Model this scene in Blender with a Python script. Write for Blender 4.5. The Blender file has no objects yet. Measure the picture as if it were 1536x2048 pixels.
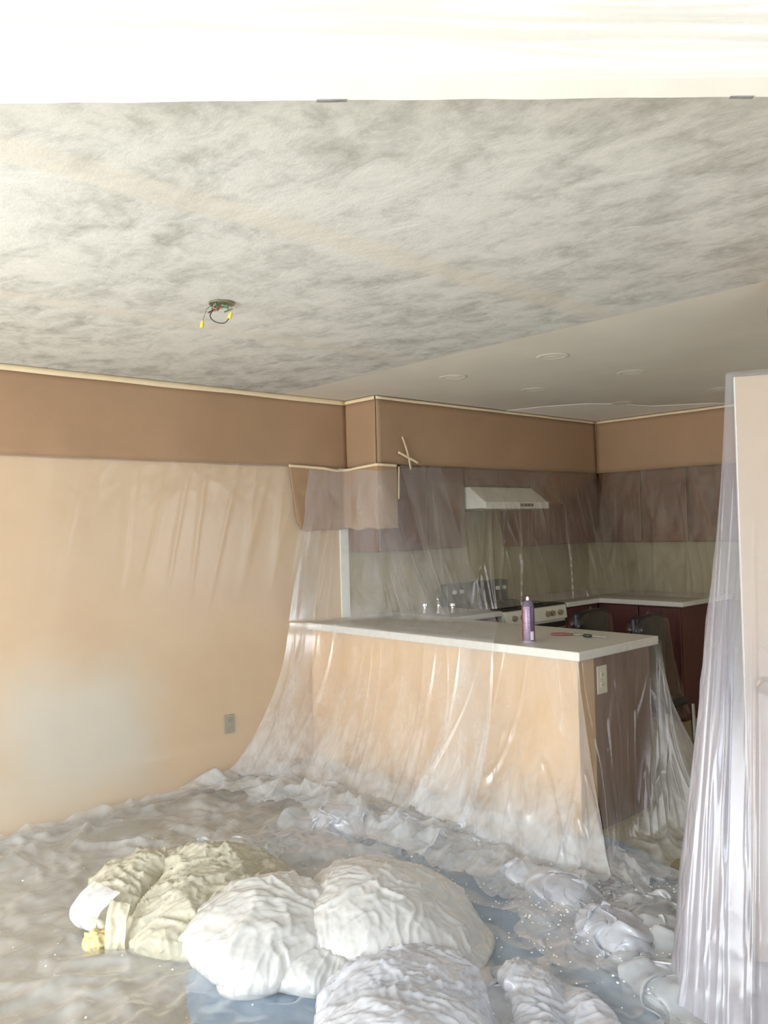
import bpy, bmesh, math, random
import numpy as np
from mathutils import Matrix, Vector

random.seed(7)
S = bpy.context.scene
COL = S.collection

# ------------------------------------------------------------------ camera, world, light
CAM = np.array([4.472, 0.0, 1.536])
YAW, PITCH, ROLL = math.radians(-47.4645), math.radians(1.0909), math.radians(-1.4957)
fw = np.array([math.sin(YAW) * math.cos(PITCH), math.cos(YAW) * math.cos(PITCH), math.sin(PITCH)])
r0 = np.cross(fw, [0, 0, 1]); r0 /= np.linalg.norm(r0); u0 = np.cross(r0, fw)
rt = r0 * math.cos(ROLL) + u0 * math.sin(ROLL); up = -r0 * math.sin(ROLL) + u0 * math.cos(ROLL)
cd = bpy.data.cameras.new('camera'); cam = bpy.data.objects.new('camera', cd); COL.objects.link(cam)
cd.sensor_fit = 'VERTICAL'; cd.sensor_height = 24; cd.lens = 1652.45 / 2048 * 24
cd.clip_start = 0.05
cam.matrix_world = Matrix([[rt[0], up[0], -fw[0], CAM[0]], [rt[1], up[1], -fw[1], CAM[1]],
                           [rt[2], up[2], -fw[2], CAM[2]], [0, 0, 0, 1]])
S.camera = cam
w = bpy.data.worlds.new('sky'); S.world = w; w.use_nodes = True
w.node_tree.nodes['Background'].inputs[0].default_value = (0.75, 0.87, 1, 1)
w.node_tree.nodes['Background'].inputs[1].default_value = 1.0


def area_light(name, loc, rot, sx, sy, power, color):
    l = bpy.data.lights.new(name, 'AREA'); l.shape = 'RECTANGLE'; l.size = sx; l.size_y = sy
    l.energy = power; l.color = color
    o = bpy.data.objects.new(name, l); o.location = loc; o.rotation_euler = rot; COL.objects.link(o)
    return o


# daylight entering through the glazed openings behind the camera, then an added kitchen fill
area_light('daylight_glass_door', (2.1, -1.96, 1.1), (math.radians(90), 0, 0), 3.6, 1.95, 215, (0.94, 0.98, 1.0))
area_light('daylight_window', (6.56, -0.3, 1.45), (math.radians(90), 0, math.radians(90)), 2.2, 1.3, 95, (0.72, 0.84, 1.0))
area_light('kitchen_fill_light', (4.86, 5.3, 1.5), (math.radians(90), 0, math.radians(90)), 1.5, 1.1, 13, (0.97, 0.97, 1.0))  # soft fill for the dark kitchen, from an added, unseen window
S.view_settings.view_transform = 'Standard'
S.view_settings.look = 'None'
S.view_settings.exposure = 0.25
S.view_settings.gamma = 1
S.view_settings.use_curve_mapping = False
S.cycles.max_bounces = 6
S.cycles.diffuse_bounces = 4
S.cycles.transparent_max_bounces = 16
S.cycles.use_adaptive_sampling = True
S.cycles.adaptive_threshold = 0.08
S.cycles.adaptive_min_samples = 14
S.cycles.caustics_reflective = False
S.cycles.caustics_refractive = False
S.cycles.use_denoising = True
S.cycles.sample_clamp_indirect = 6


# ------------------------------------------------------------------ helpers: materials
def srgb(r, g, b):
    return tuple(((c / 255) / 12.92 if c / 255 <= .04045 else ((c / 255 + .055) / 1.055) ** 2.4) for c in (r, g, b)) + (1,)


class NT:
    def __init__(self, name):
        self.m = bpy.data.materials.new(name); self.m.use_nodes = True
        self.t = self.m.node_tree; self.t.nodes.clear()
        self.out = self.t.nodes.new('ShaderNodeOutputMaterial')

    def n(self, typ, **kw):
        nd = self.t.nodes.new('ShaderNode' + typ)
        for k, v in kw.items():
            setattr(nd, k, v)
        return nd

    def l(self, a, b):
        self.t.links.new(a, b)

    def pos(self):
        return self.n('NewGeometry').outputs['Position']

    def noise(self, scale, detail=4, rough=.55, vec=None, stretch=None, dist=0):
        nz = self.n('TexNoise'); nz.inputs['Scale'].default_value = scale; nz.inputs['Detail'].default_value = detail
        nz.inputs['Roughness'].default_value = rough; nz.inputs['Distortion'].default_value = dist
        v = vec or self.pos()
        if stretch:
            mp = self.n('Mapping'); mp.inputs['Scale'].default_value = stretch
            self.l(v, mp.inputs[0]); v = mp.outputs[0]
        self.l(v, nz.inputs['Vector'])
        return nz.outputs[0]

    def ramp(self, fac, stops):
        r = self.n('ValToRGB'); e = r.color_ramp.elements
        while len(e) < len(stops):
            e.new(.5)
        for el, (p, c) in zip(e, stops):
            el.position = p; el.color = c
        self.l(fac, r.inputs[0])
        return r.outputs[0]

    def mixc(self, fac, a, b):
        m = self.n('Mix'); m.data_type = 'RGBA'
        for s, v in ((m.inputs[0], fac), (m.inputs[6], a), (m.inputs[7], b)):
            if isinstance(v, (tuple, float, int)):
                s.default_value = v
            else:
                self.l(v, s)
        return m.outputs[2]

    def math(self, op, a, b=0.0, clamp=False):
        m = self.n('Math'); m.operation = op; m.use_clamp = clamp
        for s, v in ((m.inputs[0], a), (m.inputs[1], b)):
            if isinstance(v, (float, int)):
                s.default_value = v
            else:
                self.l(v, s)
        return m.outputs[0]

    def band(self, coord, lo, hi, soft):
        a = self.n('MapRange'); a.interpolation_type = 'SMOOTHSTEP'
        a.inputs[1].default_value = lo - soft; a.inputs[2].default_value = lo + soft
        b = self.n('MapRange'); b.interpolation_type = 'SMOOTHSTEP'
        b.inputs[1].default_value = hi + soft; b.inputs[2].default_value = hi - soft
        self.l(coord, a.inputs[0]); self.l(coord, b.inputs[0])
        return self.math('MULTIPLY', a.outputs[0], b.outputs[0])

    def bump(self, h, strength=.3, dist=.01):
        b = self.n('Bump'); b.inputs['Strength'].default_value = strength; b.inputs['Distance'].default_value = dist
        self.l(h, b.inputs['Height'])
        return b.outputs[0]

    def pbr(self, color, rough=.6, metal=0, normal=None, spec=.5):
        p = self.n('BsdfPrincipled')
        if isinstance(color, tuple):
            p.inputs['Base Color'].default_value = color
        else:
            self.l(color, p.inputs['Base Color'])
        if isinstance(rough, (int, float)):
            p.inputs['Roughness'].default_value = rough
        else:
            self.l(rough, p.inputs['Roughness'])
        p.inputs['Metallic'].default_value = metal
        p.inputs['Specular IOR Level'].default_value = spec
        if normal is not None:
            self.l(normal, p.inputs['Normal'])
        self.l(p.outputs[0], self.out.inputs[0])
        return self.m


def plain(name, c, rough=.6, metal=0, var=.12, scale=6, bump=.05, bscale=60, stretch=None, spec=.5):
    t = NT(name)
    lo = tuple(v * (1 - var) for v in c[:3]) + (1,); hi = tuple(min(1, v * (1 + var)) for v in c[:3]) + (1,)
    col = t.ramp(t.noise(scale, 5, .6, stretch=stretch), [(.3, lo), (.7, hi)])
    nrm = t.bump(t.noise(bscale, 3), bump, .004)
    return t.pbr(col, rough, metal, nrm, spec)


def plastic(name, haze=.2, tint=(.93, .95, .97, 1), rough=.12, gloss=1.0, bscale=14, bump=0.0, hvar=.5, hscale=3.0, stretch=None, trans=.45, attr=False, cap=.35):
    """thin polythene film: clear transmission, milky scatter and a wet-looking sheen"""
    t = NT(name); nrm = None
    if bump:
        nz = t.n('TexNoise'); nz.noise_type = 'RIDGED_MULTIFRACTAL'; nz.inputs['Scale'].default_value = bscale
        nz.inputs['Detail'].default_value = 2; nz.inputs['Distortion'].default_value = .5; t.l(t.pos(), nz.inputs['Vector'])
        nrm = t.bump(nz.outputs[0], bump, .02)
    tr = t.n('BsdfTransparent'); tr.inputs[0].default_value = (.975, .98, .985, 1)
    df = t.n('BsdfDiffuse'); df.inputs[0].default_value = tint
    tl = t.n('BsdfTranslucent'); tl.inputs[0].default_value = tint
    m1 = t.n('MixShader'); m1.inputs[0].default_value = trans; t.l(df.outputs[0], m1.inputs[1]); t.l(tl.outputs[0], m1.inputs[2])
    m2 = t.n('MixShader'); t.l(tr.outputs[0], m2.inputs[1]); t.l(m1.outputs[0], m2.inputs[2])
    if hvar:
        hz = t.noise(hscale, 3, .65, stretch=stretch, dist=.4)
        mr = t.n('MapRange'); mr.inputs[1].default_value = .3; mr.inputs[2].default_value = .7
        mr.inputs[3].default_value = haze * (1 - hvar); mr.inputs[4].default_value = min(1, haze * (1 + hvar)); t.l(hz, mr.inputs[0])
        hfac = mr.outputs[0]
        if attr:      # dust and layering recorded on the mesh
            at = t.n('Attribute'); at.attribute_name = 'haze'; hfac = t.math('MULTIPLY', hfac, at.outputs['Fac'], True)
        t.l(hfac, m2.inputs[0])
    else:
        m2.inputs[0].default_value = haze
    gl = t.n('BsdfGlossy'); gl.inputs['Roughness'].default_value = rough
    gl.inputs[0].default_value = (1, 1, 1, 1)
    fr = t.n('LayerWeight'); fr.inputs[0].default_value = .5       # same sheen from either side of the film
    if nrm is not None:
        for nd in (df, tl, gl, fr):
            t.l(nrm, nd.inputs['Normal'])
    f5 = t.math('MULTIPLY_ADD', t.math('POWER', fr.outputs['Facing'], 4.0), .9); f5.node.inputs[2].default_value = .09
    ff = t.math('MINIMUM', t.math('MULTIPLY', f5, gloss, True), cap)
    m3 = t.n('MixShader'); t.l(ff, m3.inputs[0]); t.l(m2.outputs[0], m3.inputs[1]); t.l(gl.outputs[0], m3.inputs[2])
    t.l(m3.outputs[0], t.out.inputs[0])
    return t.m


# ------------------------------------------------------------------ helpers: meshes
def link(name, me, mat, parent=None, label=None, cat=None, group=None, kind=None):
    o = bpy.data.objects.new(name, me); COL.objects.link(o)
    if mat is not None:
        me.materials.append(mat)
    if parent is not None:
        o.parent = parent
    tag(o, label, cat, group, kind)
    return o


def tag(o, label=None, cat=None, group=None, kind=None):
    for k, v in (('label', label), ('category', cat), ('group', group), ('kind', kind)):
        if v:
            o[k] = v
    return o


def thing(name, label, cat, loc=(0, 0, 0), rz=0, group=None):
    o = bpy.data.objects.new(name, None); COL.objects.link(o)
    o.location = loc; o.rotation_euler = (0, 0, rz); o.empty_display_size = .1
    return tag(o, label, cat, group)


class MB:
    def __init__(self):
        self.b = bmesh.new()

    def box(self, x0, x1, y0, y1, z0, z1, bev=0.0, seg=2):
        b2 = bmesh.new(); bmesh.ops.create_cube(b2, size=1)
        for v in b2.verts:
            v.co = Vector(((x0 + x1) / 2 + v.co.x * (x1 - x0), (y0 + y1) / 2 + v.co.y * (y1 - y0), (z0 + z1) / 2 + v.co.z * (z1 - z0)))
        if bev:
            bmesh.ops.bevel(b2, geom=b2.edges[:], offset=bev, segments=seg, affect='EDGES', profile=.5)
        self.join(b2); return self

    def join(self, b2):
        me = bpy.data.meshes.new('tmp'); b2.to_mesh(me); b2.free(); self.b.from_mesh(me); bpy.data.meshes.remove(me)

    def prism(self, pts, axis, a0, a1, bev=0.0):
        """extrude a polygon (2-tuples in the two other axes, in xyz order) along an axis"""
        b2 = bmesh.new()

        def mk(p, a):
            return {'x': (a, p[0], p[1]), 'y': (p[0], a, p[1]), 'z': (p[0], p[1], a)}[axis]
        lo = [b2.verts.new(mk(p, a0)) for p in pts]; hi = [b2.verts.new(mk(p, a1)) for p in pts]
        b2.faces.new(lo); b2.faces.new(hi)
        n = len(pts)
        for i in range(n):
            b2.faces.new((lo[i], lo[(i + 1) % n], hi[(i + 1) % n], hi[i]))
        bmesh.ops.recalc_face_normals(b2, faces=b2.faces[:])
        if bev:
            bmesh.ops.bevel(b2, geom=b2.edges[:], offset=bev, segments=2, affect='EDGES', profile=.5)
        self.join(b2); return self

    def lathe(self, prof, c=(0, 0, 0), n=24, axis='z'):
        b2 = bmesh.new(); rings = []
        for rr, h in prof:
            ring = []
            for i in range(n):
                a = 2 * math.pi * i / n; x, y = rr * math.cos(a), rr * math.sin(a)
                p = {'z': (x, y, h), 'x': (h, x, y), 'y': (x, h, y)}[axis]
                ring.append(b2.verts.new((p[0] + c[0], p[1] + c[1], p[2] + c[2])))
            rings.append(ring)
        for a, b in zip(rings, rings[1:]):
            for i in range(n):
                b2.faces.new((a[i], a[(i + 1) % n], b[(i + 1) % n], b[i]))
        b2.faces.new(rings[0]); b2.faces.new(rings[-1])
        bmesh.ops.recalc_face_normals(b2, faces=b2.faces[:])
        self.join(b2); return self

    def tube(self, pts, rad, n=8):
        b2 = bmesh.new(); rings = []; P = [Vector(p) for p in pts]
        for i, p in enumerate(P):
            d = (P[min(i + 1, len(P) - 1)] - P[max(i - 1, 0)]).normalized()
            q = d.orthogonal().normalized() if i == 0 else (q - d * q.dot(d)).normalized()
            s = d.cross(q); rr = rad[i] if isinstance(rad, (list, tuple)) else rad
            rings.append([b2.verts.new(p + (q * math.cos(2 * math.pi * k / n) + s * math.sin(2 * math.pi * k / n)) * rr) for k in range(n)])
        for a, b in zip(rings, rings[1:]):
            for i in range(n):
                b2.faces.new((a[i], a[(i + 1) % n], b[(i + 1) % n], b[i]))
        b2.faces.new(rings[0]); b2.faces.new(rings[-1])
        bmesh.ops.recalc_face_normals(b2, faces=b2.faces[:])
        self.join(b2); return self

    def obj(self, name, mat, parent=None, smooth=False, **kw):
        me = bpy.data.meshes.new(name); self.b.to_mesh(me); self.b.free()
        if smooth:
            me.polygons.foreach_set('use_smooth', [True] * len(me.polygons))
            me.set_sharp_from_angle(angle=math.radians(40))
        return link(name, me, mat, parent, **kw)


def grid_mesh(name, X, wrap=False):
    """X: (nu, nv, 3) array"""
    nu, nv = X.shape[:2]
    idx = np.arange(nu * nv).reshape(nu, nv)
    a = idx[:-1, :-1].ravel(); b = idx[1:, :-1].ravel(); c = idx[1:, 1:].ravel(); d = idx[:-1, 1:].ravel()
    F = np.stack([a, b, c, d], 1)
    me = bpy.data.meshes.new(name)
    me.vertices.add(nu * nv); me.vertices.foreach_set('co', np.ascontiguousarray(X, dtype=np.float32).ravel())
    me.loops.add(F.size); me.loops.foreach_set('vertex_index', F.ravel().astype(np.int32))
    me.polygons.add(len(F)); me.polygons.foreach_set('loop_start', np.arange(0, F.size, 4, dtype=np.int32))
    me.polygons.foreach_set('loop_total', np.full(len(F), 4, dtype=np.int32))
    me.polygons.foreach_set('use_smooth', np.ones(len(F), dtype=bool))
    me.update(); me.validate()
    return me


def haze(o, h):
    a = o.data.attributes.new('haze', 'FLOAT', 'POINT')
    a.data.foreach_set('value', np.ascontiguousarray(h, dtype=np.float32).ravel())
    return o


def subsurf(o, lv=1):
    m = o.modifiers.new('smooth', 'SUBSURF'); m.levels = lv; m.render_levels = lv
    return o


def pn(x, y, seed=0):
    """gradient noise on arrays"""
    x = np.asarray(x, float); y = np.asarray(y, float)
    xi = np.floor(x).astype(np.int64); yi = np.floor(y).astype(np.int64); xf = x - xi; yf = y - yi

    def g(ix, iy, fx, fy):
        h = (ix * 374761393 + iy * 668265263 + seed * 1442695041) & 0x7fffffff
        h = ((h ^ (h >> 13)) * 1274126177) & 0x7fffffff
        a = ((h ^ (h >> 16)) & 0xffff) / 65536 * 2 * np.pi
        return np.cos(a) * fx + np.sin(a) * fy
    s = lambda t: t * t * t * (t * (t * 6 - 15) + 10)
    ux, uy = s(xf), s(yf)
    return ((g(xi, yi, xf, yf) * (1 - ux) + g(xi + 1, yi, xf - 1, yf) * ux) * (1 - uy)
            + (g(xi, yi + 1, xf, yf - 1) * (1 - ux) + g(xi + 1, yi + 1, xf - 1, yf - 1) * ux) * uy) * 1.5


def ridge(x, y, seed=0, oct=3):
    v = 0; a = 1; t = 0
    for k in range(oct):
        v = v + a * (1 - 2 * np.abs(pn(x, y, seed + 17 * k))) ** 2 * 1.0
        t += a; a *= .5; x = x * 2.03 + 5.2; y = y * 2.03 + 1.7
    return v / t


def crease(x, y, seed=0, sharp=8):
    """sparse thin folds running along y"""
    return np.clip(1 - np.abs(pn(x, y, seed)) * sharp, 0, 1) ** 1.3


def sstep(a, b, x):
    t = np.clip((x - a) / (b - a), 0, 1)
    return t * t * (3 - 2 * t)


def polyline(pts, t):
    """resample a polyline (3-D points) at t in 0..1 with smooth (Catmull-Rom) interpolation"""
    P = np.array(pts, float); n = len(P) - 1
    s = np.clip(np.asarray(t) * n, 0, n - 1e-9); i = s.astype(int); f = (s - i)[..., None]
    g = lambda k: P[np.clip(k, 0, n)]
    p0, p1, p2, p3 = g(i - 1), g(i), g(i + 1), g(i + 2)
    return .5 * (2 * p1 + (p2 - p0) * f + (2 * p0 - 5 * p1 + 4 * p2 - p3) * f * f + (3 * p1 - p0 - 3 * p2 + p3) * f ** 3)


def normals(X):
    du = np.gradient(X, axis=0); dv = np.gradient(X, axis=1)
    n = np.cross(du, dv)
    return n / (np.linalg.norm(n, axis=2, keepdims=True) + 1e-9)


# ------------------------------------------------------------------ cloth settling (position based)
def settle(X, rest, height, steps=110, iters=5, seed=1, kick=.004, bend=.25, fric=.6, grav=-.0009, pin=None, press=0.0, pull=None):
    """let a sheet X (nu,nv,3) whose material lengths are `rest` x its laid-out lengths sag onto a ground `height(x,y)`"""
    rng = np.random.default_rng(seed)
    nu, nv = X.shape[:2]
    X = X.copy(); V = np.zeros_like(X)
    X0 = X.copy()

    def cons(di, dj):
        sl_a = (slice(0, nu - di), slice(0, nv - dj) if dj >= 0 else slice(-dj, nv))
        sl_b = (slice(di, nu), slice(dj, nv) if dj >= 0 else slice(0, nv + dj))
        d = np.linalg.norm((X0[sl_b] - X0[sl_a])[..., :], axis=2) * .5 * (rest[sl_a] + rest[sl_b])
        return sl_a, sl_b, d
    C = [(cons(1, 0), .5), (cons(0, 1), .5), (cons(1, 1), .35), (cons(1, -1), .35), (cons(2, 0), bend * .5), (cons(0, 2), bend * .5)]
    X = X + rng.normal(0, kick, X.shape) * np.array([1, 1, 1.5])
    pinned = X0[pin] if pin is not None else None
    for s in range(steps):
        prev = X.copy()
        X = X + V * .96; X[..., 2] += grav
        if press:
            X = X + normals(X) * press * (1 if s < steps * .7 else .6)
        if pull is not None:
            X[..., 2] -= pull
        for it in range(iters):
            acc = np.zeros_like(X); cnt = np.zeros(X.shape[:2] + (1,))
            for (sa, sb, d), k in C:
                e = X[sb] - X[sa]; L = np.linalg.norm(e, axis=2) + 1e-9
                corr = e * ((L - d) / L * k)[..., None]
                acc[sa] += corr; acc[sb] -= corr
                cnt[sa] += .5; cnt[sb] += .5
            X = X + acc / np.maximum(cnt, 1) * 1.6
            if pin is not None:
                X[pin] = pinned
        h = height(X[..., 0], X[..., 1])
        hit = X[..., 2] < h
        X[..., 2] = np.where(hit, h, X[..., 2])
        X[..., :2] = np.where(hit[..., None], prev[..., :2] + (X[..., :2] - prev[..., :2]) * (1 - fric), X[..., :2])
        if pin is not None:
            X[pin] = pinned
        V = X - prev
        L = np.linalg.norm(V, axis=2, keepdims=True); V = V * np.minimum(1, .03 / (L + 1e-9))
    return X


RH = np.array([.6759, .7370]); FH = np.array([-.7370, .6759])


def loc(a, d):
    """floor point `a` metres across and `d` metres ahead of where the photographer stood"""
    return CAM[0] + a * RH[0] + d * FH[0], CAM[1] + a * RH[1] + d * FH[1]


# ------------------------------------------------------------------ materials
def mat_ceiling():
    t = NT('scraped_ceiling'); p = t.pos()
    n1 = t.noise(5.5, 6, .62, stretch=(1, 1.5, 1), dist=.5); n2 = t.noise(28, 5, .7); n3 = t.noise(1.3, 2)
    mix = t.math('ADD', t.math('MULTIPLY', n1, .62), t.math('ADD', t.math('MULTIPLY', n2, .26), t.math('MULTIPLY', n3, .22)))
    col = t.ramp(mix, [(.40, srgb(172, 170, 160)), (.50, srgb(196, 195, 187)), (.57, srgb(209, 208, 200)), (.68, srgb(218, 216, 208))])
    sx = t.n('SeparateXYZ'); t.l(p, sx.inputs[0])
    wob = t.math('MULTIPLY_ADD', t.noise(3, 3), .06); wob.node.inputs[2].default_value = -.03
    x = t.math('ADD', sx.outputs[0], wob)
    joint = t.math('ADD', t.band(x, 2.42, 2.55, .035), t.math('MULTIPLY', t.band(x, 1.22, 1.34, .04), .9), True)
    jn = t.math('MULTIPLY', joint, t.math('MULTIPLY_ADD', n1, .5), True); jn.node.inputs[1].default_value = .8
    col = t.mixc(t.math('MULTIPLY', joint, .5), col, srgb(214, 206, 190))
    nrm = t.bump(t.math('ADD', n1, t.math('MULTIPLY', n2, .6)), .35, .006)
    return t.pbr(col, .95, 0, nrm, .1)


def mat_wall_left():
    t = NT('peach_wall'); p = t.pos()
    sx = t.n('SeparateXYZ'); t.l(p, sx.inputs[0])
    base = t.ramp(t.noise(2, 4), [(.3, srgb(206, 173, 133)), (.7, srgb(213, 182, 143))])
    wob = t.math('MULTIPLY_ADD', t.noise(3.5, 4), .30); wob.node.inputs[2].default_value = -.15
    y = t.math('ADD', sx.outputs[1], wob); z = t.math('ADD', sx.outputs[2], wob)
    patch = t.math('MULTIPLY', t.band(y, 1.40, 2.24, .2), t.band(z, .10, .80, .22))  # paler soft-edged patch low on the wall
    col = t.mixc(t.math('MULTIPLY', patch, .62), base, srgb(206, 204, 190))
    return t.pbr(col, .7, 0, t.bump(t.noise(120, 3), .12, .003), .3)


def mat_floor():
    t = NT('grey_brown_carpet')
    col = t.ramp(t.noise(1.2, 3), [(.35, srgb(160, 150, 132)), (.65, srgb(170, 160, 142))])
    col = t.mixc(.35, col, t.ramp(t.noise(160, 3, .7), [(.3, srgb(122, 114, 100)), (.7, srgb(172, 164, 148))]))
    return t.pbr(col, .95, 0, t.bump(t.noise(220, 3), .5, .01), .1)


def mat_wood(name, c, axis=2):
    t = NT(name); st = [6, 6, 6]; st[axis] = .7
    n = t.noise(6, 6, .65, stretch=tuple(st), dist=.8)
    lo = tuple(v * .72 for v in c[:3]) + (1,); hi = tuple(v * 1.25 for v in c[:3]) + (1,)
    return t.pbr(t.ramp(n, [(.3, lo), (.7, hi)]), .42, 0, t.bump(n, .08, .003), .4)


M_CEIL = mat_ceiling()
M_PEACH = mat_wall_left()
M_FLOOR = mat_floor()
M_KCEIL = plain('smooth_ceiling_paint', srgb(224, 217, 202), .9, var=.05, scale=2)
M_PATCH = plain('pale_ceiling_patch', srgb(250, 246, 234), .9, var=.02)
M_WHITEWALL = plain('white_wall_paint', srgb(238, 234, 224), .85, var=.04, scale=2)
M_HALF = plain('peach_half_wall_paint', srgb(212, 176, 134), .7, var=.05, scale=2)
M_CREAM = plain('cream_kitchen_wall', srgb(166, 152, 116), .7, var=.05, scale=2)
M_KRAFT = plain('brown_kraft_paper', srgb(160, 128, 97), .8, var=.08, scale=2, bump=.15, bscale=30)
M_TAPE = plain('cream_masking_tape', srgb(226, 204, 166), .7, var=.06, bump=.1)
M_WTAPE = plain('white_tape', srgb(244, 240, 228), .7, var=.03)
M_WOOD = mat_wood('red_brown_cabinet_wood', srgb(108, 72, 52))
M_WOODB = mat_wood('red_brown_base_wood', srgb(92, 54, 50))
M_COUNTER = plain('pale_laminate', srgb(214, 210, 200), .38, var=.05, scale=40, bump=.02)
M_WHITE = plain('white_enamel', srgb(226, 222, 206), .3, var=.03)
M_BLACK = plain('black_enamel', srgb(44, 44, 42), .3, var=.1)
M_CHROME = plain('chrome', srgb(220, 222, 226), .12, 1, var=.03)
M_OUT = plain('ivory_plate', srgb(222, 214, 190), .4, var=.03)
M_OUTD = plain('grey_green_outlet', srgb(150, 142, 112), .5, var=.04)
M_SLOT = plain('dark_slot', srgb(50, 46, 40), .6)
M_DOOR = plain('beige_door_paint', srgb(190, 168, 142), .5, var=.03)
M_DOORE = plain('white_door_edge', srgb(234, 232, 220), .5, var=.03)
M_KFLOOR = plain('beige_vinyl', srgb(168, 158, 124), .5, var=.15, scale=14)
M_YEL = plain('yellow_wire_nut', srgb(222, 196, 70), .5)
M_METAL = plain('galvanised_metal', srgb(150, 146, 120), .45, .6, var=.25, scale=40)
M_WGREY = plain('grey_wire', srgb(120, 112, 96), .5)
M_WDARK = plain('dark_wire', srgb(58, 56, 50), .5)
M_WRED = plain('copper_red_wire', srgb(176, 92, 66), .5)
M_WGREEN = plain('green_wire', srgb(96, 120, 96), .5)

P_WALL = plastic('film_on_wall', .15, rough=.24, gloss=.5, hvar=.3, hscale=1.2)
P_KIT = plastic('film_over_kitchen', .15, tint=(.86, .81, .66, 1), rough=.22, gloss=1.1, hvar=.8, hscale=4, stretch=(2.5, 2.5, .35))
P_DRAPE = plastic('film_over_peninsula', .26, rough=.22, gloss=.6, hvar=.5, hscale=4, stretch=(1.8, 1.8, .5), attr=True, cap=.10)
P_FLOOR = plastic('film_on_floor', .70, rough=.2, gloss=.9, bscale=9, bump=.5, hvar=.7, hscale=3)
P_SHEET = plastic('film_on_carpet', .40, rough=.2, gloss=1.0, bscale=6, bump=.55, hvar=.5, hscale=4, attr=True, cap=.7)
P_DOOR = plastic('film_on_door', .22, rough=.2, gloss=.5, hvar=.3, hscale=2, stretch=(2, 2, .4), tint=(.66, .64, .71, 1), attr=True)
P_HEAD = plastic('film_on_header', .3, tint=(.97, .94, .88, 1), rough=.25, gloss=.3, hvar=.5, stretch=(.6, .6, 3))
P_HEAP = plastic('dusty_white_film', .86, tint=(.88, .87, .85, 1), rough=.24, gloss=.8, bscale=26, bump=.18, hvar=.14, hscale=5)
P_HEAP2 = plastic('cloudy_film', .80, tint=(.88, .89, .95, 1), rough=.22, gloss=.8, bscale=22, bump=.25, hvar=.25, hscale=5)
P_CREAM = plastic('cream_dusty_film', .94, tint=(.76, .72, .58, 1), rough=.4, gloss=.25, bscale=30, bump=.4, hvar=.05, hscale=5)
P_CHAIR = plastic('film_on_chair', .01, rough=.12, gloss=.4, bscale=9, bump=.3)

# ------------------------------------------------------------------ the setting
H = 2.44
ST = dict(kind='structure')
MB().box(-.15, 6.75, -2.15, 3.42, -.1, 0).obj('floor', M_FLOOR, label='grey brown carpeted floor under the plastic sheets', **ST)
MB().box(-.15, 6.75, 3.42, 6.9, -.1, 0).obj('floor', M_KFLOOR, label='beige vinyl kitchen floor beyond the peninsula', **ST)
MB().box(-.15, 6.75, -2.15, 3.215, H, H + .12).obj('ceiling', M_CEIL, label='scraped mottled white ceiling of the dining area', **ST)
kc = MB().box(-.15, 6.75, 3.215, 6.9, H, H + .12).obj('ceiling', M_KCEIL, label='smooth grey beige ceiling over the kitchen', **ST)
pts = [(.32, 5.15), (.62, 5.22), (.9, 5.38), (1.05, 5.62), (1.12, 5.95), (1.5, 6.25), (1.55, 6.4), (.32, 6.4)]  # paler patch of kitchen ceiling with a curved edge
MB().prism(pts, 'z', H - .002, H + .001).obj('pale_patch', M_PATCH, kc)
MB().box(-.15, 0, 3.762, 6.9, 0, H).obj('wall_left', M_CREAM, label='cream wall behind the range', **ST)
MB().box(0, .012, 3.672, 3.748, .916, 1.97, .003).obj('trim_2', M_DOORE, label='pale upright trim strip below the paper flap', **ST)
MB().box(-.15, 0, -2.15, 3.762, 0, H).obj('wall_left', M_PEACH, label='peach painted wall with a pale patch', **ST)
MB().box(0, 5.05, 6.72, 6.87, 0, H).obj('wall_back', M_CREAM, label='cream kitchen wall behind the cabinets', **ST)
MB().box(4.9, 5.05, 3.34, 4.5, 0, H).box(4.9, 5.05, 6.1, 6.72, 0, H).box(4.9, 5.05, 4.5, 6.1, 0, .9).box(4.9, 5.05, 4.5, 6.1, 2.1, H).obj('wall_side', M_CREAM, **ST)
MB().box(3.17, 3.72, 3.215, 3.34, 0, H).box(4.46, 6.6, 3.215, 3.34, 0, H).box(3.72, 4.46, 3.215, 3.34, 2.06, H).obj(
    'wall_front', M_HALF, label='peach wall beside the open draped door', **ST)
# rear and far-right walls with their glazed openings (behind the photographer)
MB().box(0, .25, -2.15, -2.0, 0, H).box(3.95, 6.6, -2.15, -2.0, 0, H).box(.25, 3.95, -2.15, -2.0, 2.12, H).obj('wall_rear', M_WHITEWALL, **ST)
MB().box(6.6, 6.75, -2.15, -1.45, 0, H).box(6.6, 6.75, .85, 3.34, 0, H).box(6.6, 6.75, -1.45, .85, 0, .75).box(6.6, 6.75, -1.45, .85, 2.15, H).obj(
    'wall_right', M_WHITEWALL, **ST)
wf = MB()
for x in (.25, 2.07, 3.89):
    wf.box(x, x + .06, -2.1, -2.04, 0, 2.12)
wf.box(.31, 3.89, -2.1, -2.04, 2.06, 2.12).box(.31, 3.89, -2.1, -2.04, 0, .06)
wf.obj('window_1', M_WHITE, label='white framed sliding glass door behind', **ST)
wf = MB()
for y in (-1.45, -.33, .79):
    wf.box(6.64, 6.7, y, y + .06, .75, 2.15)
wf.box(6.64, 6.7, -1.39, .79, 2.09, 2.15).box(6.64, 6.7, -1.39, .79, .75, .81)
wf.obj('window_2', M_WHITE, label='white framed window on the far side', **ST)
wf = MB()  # frame for the unseen kitchen opening, added to carry the fill light
for y in (4.5, 5.27, 6.04):
    wf.box(4.94, 5.0, y, y + .06, .9, 2.1)
wf.box(4.94, 5.0, 4.56, 6.04, 2.04, 2.1).box(4.94, 5.0, 4.56, 6.04, .9, .96)
wf.obj('added_window', M_WHITE, label='added kitchen window frame out of sight', **ST)

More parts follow.
